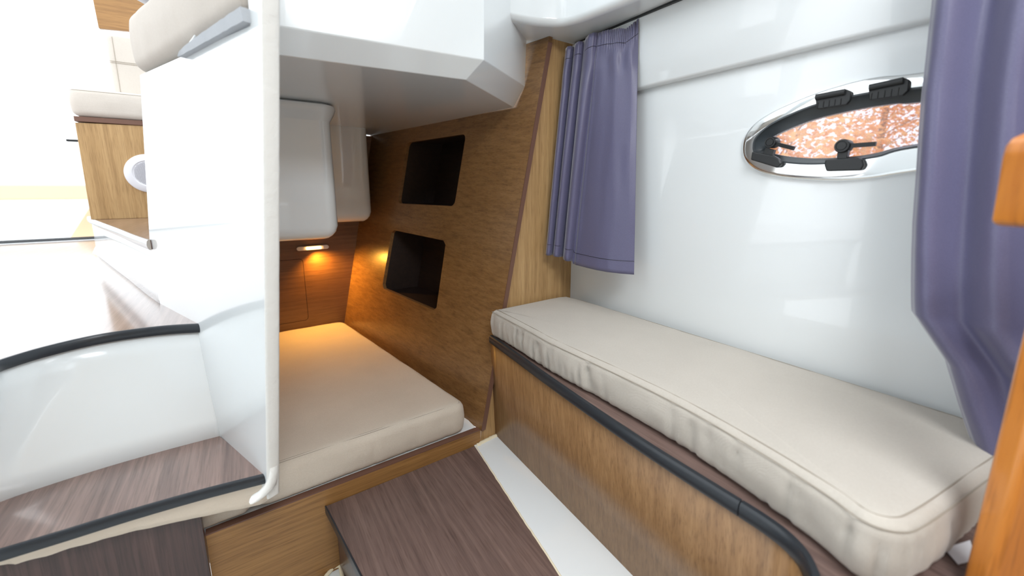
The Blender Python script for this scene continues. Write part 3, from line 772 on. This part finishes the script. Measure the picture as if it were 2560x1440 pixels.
o = bmobj('front_panel', bm, 'oak_v', be, smooth=True); md = o.modifiers.new('s', 'SOLIDIFY'); md.thickness = .012

# ---- bench cushion
bcu = empty('bench_cushion', (.9, .6, .412), 'long beige canvas cushion lying on the bench along the white hull', 'cushion')
cpts = [(.708, 1.188), (.700, .95), (.694, .83), (.703, .6), (.702, .42), (.684, .27), (.664, .17), (.648, .118), (.668, .083), (.72, .066), (.88, .04), (1.02, .02), (1.112, .03)]
left = [(p.x, p.y) for p in cm(cpts, 6)]
ocl = left+[(1.118, .1), (1.105, .5), (1.092, .8), (1.078, 1.1), (1.06, 1.175), (1.02, 1.19)]
cushion('cover', [Vector(p) for p in ocl], .4125, .518, .026, 'fab', bcu, wr=.018, crown=.006, side_noise=.003, seamz=[(.508, .003), (.5165, .018)], step=.008)
tg = [PZ(2360, 1372, .414), PZ(2425, 1352, .414), PZ(2440, 1400, .414), PZ(2395, 1412, .414)]
o = prism('care_tag', [tuple(p) for p in tg], (0, 0, .0012), 'white_p', bcu); o['label'] = 'small white fabric tag'

# ================================================================== PORT WINDOW
wd = empty('window_1', (hx(.25)-.01, .25, 1.07), kind='structure')
def h3(a, b, d): return (hx(a)+d, a, b)
def ringmesh(name, loops, mat, parent):
    bm = bmesh.new(); R = [[bm.verts.new(h3(a, b, d)) for a, b in lp] for lp, d in loops]; N = len(R[0])
    for A, B in zip(R, R[1:]):
        for i in range(N): bm.faces.new((A[i], A[(i+1) % N], B[(i+1) % N], B[i]))
    return bmobj(name, bm, mat, parent, smooth=True, angle=50)
def rs(loop, n=520):
    # resample by angle about the centre so loops correspond
    c = Vector((.215, 1.078)); out = []
    pts = [Vector(p) for p in loop]; N = len(pts)
    for k in range(n):
        a = 2*math.pi*k/n; d = Vector((math.cos(a), math.sin(a))); best = None
        for i in range(N):
            p, q = pts[i]-c, pts[(i+1) % N]-c; e = q-p; den = d.x*e.y-d.y*e.x
            if abs(den) < 1e-12: continue
            t = (p.x*e.y-p.y*e.x)/den; s = (p.x*d.y-p.y*d.x)/den
            if t > 0 and -1e-6 <= s <= 1+1e-6 and (best is None or t > best): best = t
        out.append(tuple(c+d*(best or .01)))
    return out
RO, RG, RI = rs(OUT), rs(GAS), rs(INN)
ringmesh('frame', [(RO, .001), (RO, -.004), (inset_loop(RO, .0015), -.008), (inset_loop(RO, .005), -.0105), (inset_loop(RO, .010), -.0115), (RG, -.0115), (RG, .012)], 'chrome', wd)
ringmesh('gasket', [(inset_loop(RG, -.001), .02), (inset_loop(RG, -.001), -.0118), (inset_loop(RG, .003), -.0125), (inset_loop(RG, .0045), -.006), (RI, .004), (RI, .02)], 'gasket', wd)
bm = bmesh.new(); vs = [bm.verts.new(h3(a, b, .006)) for a, b in inset_loop(RI, -.002)]; bm.faces.new(vs)
bmobj('glass_pane', bm, 'glass', wd)
def hp(x, y, off=-.012):
    p = hull(*C6(x, y), 0); return p.y, p.z
def blk(bm, quad, d0, d1):
    prism('b', [h3(a, b, d0) for a, b in quad], Vector(h3(0, 0, d1))-Vector(h3(0, 0, d0)), None, bm=bm)
def quadc(cs): return [hp(x, y) for x, y in cs]
for hinge in ([(815, 430), (1090, 380), (1140, 400), (1130, 480), (1095, 520), (830, 560)], [(1292, 345), (1610, 280), (1662, 300), (1650, 395), (1600, 440), (1300, 482)]):
    e = None
    bm = bmesh.new(); blk(bm, quadc(hinge), -.012, -.022); o = bmobj('hinge', bm, 'black_p', wd, bev=.002, seg=2)
    A_, B_ = hp(*[(hinge[0][0]+14), (hinge[0][1]+26)]), hp(hinge[1][0]-2, hinge[1][1]+28)
    tube('barrel', [h3(*A_, -.024), h3(*B_, -.024)], .0065, 'black_p', o, n=14)
    for k in range(5):   # ribs
        t = .1+.2*k; a = (A_[0]+(B_[0]-A_[0])*t, A_[1]+(B_[1]-A_[1])*t)
        tube('rib', [h3(a[0], a[1]-.012, -.0225), h3(a[0], a[1]-.026, -.0225)], .0008, 'black_p', o, n=5)
for blkpts, kn, r_, lev, neck in (
    ([(262, 935), (455, 975), (500, 1000), (525, 1045), (490, 1083), (250, 1010)], (425, 855), .0135, (640, 908), [(375, 900), (450, 920), (430, 985), (350, 960)]),
    ([(915, 1010), (1200, 990), (1245, 1005), (1262, 1060), (1235, 1105), (925, 1112), (908, 1060)], (1066, 887), .0145, (1368, 868), [(1020, 920), (1115, 920), (1100, 1000), (1010, 1000)])):
    bm = bmesh.new(); blk(bm, quadc(blkpts), -.012, -.028); o = bmobj('latch', bm, 'black_p', wd, bev=.003, seg=3)
    bm = bmesh.new(); blk(bm, quadc(neck), -.008, -.022); bmobj('neck', bm, 'black_p', o, bev=.001)
    ky, kz = hp(*kn)
    lathe('knob', h3(ky, kz, -.004), (-1, 0, 0), [(0, 0), (r_, 0), (r_, .022), (r_*.9, .025), (r_*.72, .025), (r_*.68, .0235), (r_*.6, .0235), (r_*.56, .0255), (0, .0255)], 'black_p', o, 28)
    ly, lz_ = hp(*lev)
    a = Vector(h3(ky, kz, -.02)); b = Vector(h3(ly, lz_, -.026))
    tube('lever', [tuple(a), tuple(a.lerp(b, .9)), tuple(b)], .0035, 'black_p', o, n=6, prof=[(-.003, -.005), (.003, -.005), (.0035, .004), (-.0035, .004)])

# ================================================================== CURTAINS
tk = empty('curtain_track', (1.09, .6, 1.47), 'thin dark curtain track line under the deck liner', 'curtain track')
box('track', (1.083, .1, 1.4745), (1.098, 1.19, 1.4805), 'black_p', tk)
def curtain(name, label, toppts, botpts, fold, nu, nv, hemz, tophem):
    e = empty(name, tuple(toppts[len(toppts)//2]), label, 'curtain')
    bm = bmesh.new(); g = []
    for j in range(nv+1):
        v = j/nv; row = []
        for i in range(nu+1):
            u = i/nu; row.append(bm.verts.new(fold(u, v)))
        g.append(row)
    for j in range(nv):
        for i in range(nu): bm.faces.new((g[j][i], g[j][i+1], g[j+1][i+1], g[j+1][i]))
    o = bmobj('cloth', bm, 'curtain', e, smooth=True, angle=85)
    md = o.modifiers.new('s', 'SOLIDIFY'); md.thickness = .0012
    return e, o
def interp(pts, u):
    for (u0, *a), (u1, *b) in zip(pts, pts[1:]):
        if u <= u1:
            t = (u-u0)/(u1-u0) if u1 > u0 else 0; t = max(0, t)
            return [x+(y-x)*t for x, y in zip(a, b)]
    return list(pts[-1][1:])
def sstep(t): t = max(0, min(1, t)); return t*t*(3-2*t)
topc = [(0, 1.022, 1.165, 1.442), (.12, 1.03, 1.14, 1.446), (.3, 1.035, 1.09, 1.452), (.42, 1.035, 1.04, 1.462), (.6, 1.05, .985, 1.455), (.85, 1.065, .935, 1.445), (.95, 1.072, .915, 1.455), (1, 1.085, .903, 1.470)]
botc = [(0, .950, 1.170, .700), (.2, .965, 1.135, .698), (.42, .985, 1.075, .684), (.43, .985, 1.07, .672), (1, 1.035, .825, .672)]
def fold_far(u, v):
    a = interp(topc, u); b = interp(botc, u)
    p = Vector(a).lerp(Vector(b), v)
    n = Vector((-.8, -.6, 0))
    if u < .5:
        amp = .021*(1-sstep((u-.40)/.12)); ph = u/.165*2*math.pi
        w = math.sin(ph+.4*math.sin(v*3))*amp*(.75+.35*v)
        p += n*w; p.y += .006*math.cos(ph)
    else:
        w = .021*math.sin((u-.5)/.5*math.pi*1.0)*(.5+.8*v)+.003*math.sin((u-.5)*30)*(1-v)
        p += n*w
    tgather = max(0, 1-v/.09)
    p += n*(.0035*math.sin(u*210)*tgather*(1 if u > .55 else .4))
    p += n*.002*noise.noise(Vector((u*12, v*5, 0)))
    # pinch near the heading
    p += n*.006*math.exp(-((v-.12)/.05)**2)*math.sin(u*28+1)
    return p
fc, fco = curtain('curtain', 'short slate-violet satin curtain hanging in the corner beside the oak bulkhead', [(1.03, 1.05, 1.45)], botc, fold_far, 260, 60, .05, True)
def along(v, off=.0022, u0=0, u1=1, n=160):
    out = []
    for i in range(n+1):
        u = u0+(u1-u0)*i/n; p = fold_far(u, v)+Vector((-.8, -.6, 0))*off; out.append(tuple(p))
    return out
tube('hem_seam', along(.945), .0006, 'black_p', fc, n=4)
tube('heading_seam', along(.055), .0006, 'black_p', fc, n=4)

# near curtain, close to the camera, gathered and pulled aside low down
XN = 1.0
lefts = [(px_v, PX(u, v_, XN)) for px_v, u, v_ in ((0, 2330, -120), (1, 2325, 0), (2, 2300, 240), (3, 2277, 560), (4, 2272, 700), (5, 2273, 780), (6, 2320, 850), (7, 2357, 905), (8, 2390, 1020), (9, 2415, 1090), (10, 2442, 1165))]
ed = [(p.y, p.z) for _, p in lefts]
ed[0] = (ed[0][0], 1.44)
def left_edge(v):
    z = 1.44+(ed[-1][1]-1.44)*v
    for (y0, z0), (y1, z1) in zip(ed, ed[1:]):
        if z1 <= z <= z0: return y0+(y1-y0)*(z-z0)/(z1-z0), z
    return ed[-1][0], z
def fold_near(u, v):
    yl, z = left_edge(v); w = .42
    yy = yl-u*(w-(ed[0][0]-yl)*.3)
    ph = u*2*math.pi*5.2+.5*math.sin(v*4)
    x = XN-.019*math.sin(ph-.6)*(1-.3*v)-.004*noise.noise(Vector((u*9, v*6, 4)))-.02*sstep(v)*math.sin(u*3)
    x -= .004*max(0, noise.noise(Vector((u*6+v*4, v*16, 8))))*sstep((v-.45)/.3)
    x += .012*(1-sstep(u/.03))
    return Vector((x, yy, z))
nc, nco = curtain('curtain', 'long slate-violet satin curtain close at the right edge, pulled aside at its foot', [(XN, .1, 1.4)], None, fold_near, 260, 110, .05, True)

# ================================================================== FOREGROUND TABLE (out of focus)
tb = empty('table', (.78, .04, .412), 'varnished orange wooden table stowed upright at the right edge, blurred', 'table')
fwd = Vector((math.sin(YAW), math.cos(YAW), 0)); rgt = Vector((math.cos(YAW), -math.sin(YAW), 0)); D0 = .46
def fg(u, v, d=D0): return onp(u, v, fwd*d, fwd)
lp0, lp1 = fg(2532, 560), fg(2400, 1440)
a = Vector((lp1.x, lp1.y, .413)); 
legp = [(a.x, a.y, .413), (a.x, a.y, fg(2500, 560).z)]
bm = bmesh.new()
topz = fg(2500, 560).z
cl = Vector((lp1.x, lp1.y, 0))
loop = [cl, cl+rgt*.05, cl+rgt*.052-fwd*.03, cl+rgt*.002-fwd*.03]
prism('leg', [(p.x, p.y, .413) for p in loop], (0, 0, topz-.413+.01), 'orange', tb, bev=.009, seg=4)
rail = [fg(u, v) for u, v in ((2474, 553), (2484, 563), (2900, 590), (2900, 320), (2590, 328), (2552, 334), (2525, 346), (2509, 366), (2501, 395))]
prism('top_rail', [tuple(p) for p in rail], -fwd*.04, 'orange', tb, bev=.005, seg=3)

# ================================================================== TREES outside the port
def tree(loc, h, r, seed, label):
    random.seed(seed)
    e = empty('autumn_tree', loc, label, 'tree')
    x, y, z = loc
    bm = bmesh.new(); tube('t', [(x, y, z), (x+.1, y+.05, z+h*.45), (x, y, z+h*.8)], .07, None, bm=bm, n=8)
    for k in range(7):
        a = random.random()*6.28; zz = z+h*(.35+.06*k); tube('b', [(x, y, zz), (x+math.cos(a)*r*.4, y+math.sin(a)*r*.4, zz+.4), (x+math.cos(a)*r*.75, y+math.sin(a)*r*.75, zz+.7)], .012, None, bm=bm, n=6)
    bmobj('trunk', bm, 'bark', e, smooth=True)
    bm = bmesh.new()
    cl = [(Vector((random.gauss(0, .45), random.gauss(0, .45), random.uniform(-.8, .8))), random.uniform(.22, .46)) for _ in range(60)]
    for _ in range(9500):
        c_, rr_ = random.choice(cl); d = Vector((random.gauss(0, 1), random.gauss(0, 1), random.gauss(0, 1))).normalized()*rr_*random.random()**.4
        p = Vector((x, y, z+h*.62))+Vector(((c_.x+d.x)*r, (c_.y+d.y)*r, (c_.z+d.z)*h*.42))
        s = random.uniform(.035, .065); q = Vector((random.gauss(0, 1), random.gauss(0, 1), random.gauss(0, 1))).to_track_quat('Z', 'Y')
        vs = [bm.verts.new(p+q @ Vector(k)*s) for k in ((-1, 0, 0), (0, -.6, .1), (1, 0, 0), (0, .6, .1))]; bm.faces.new(vs)
    o = bmobj('foliage', bm, 'leaf', e); o['kind'] = 'stuff'
tree((7.6, 3.3, -1.4), 4.6, 1.5, 3, 'orange autumn tree seen through the left half of the port window')
tree((13.5, 3.4, -1.4), 6.2, 1.7, 5, 'orange autumn tree seen farther right through the port window')
gr = empty('quay_ground', (8, 2, -1.5), 'grey ground outside the port window under the trees', 'ground')
box('ground', (3, -8, -1.6), (30, 20, -1.4), 'grey_p', gr)

for o in S.objects:
    k = o.name.split('.')[0]
    if o.parent is None and k in GROUPS: o['group'] = GROUPS[k]
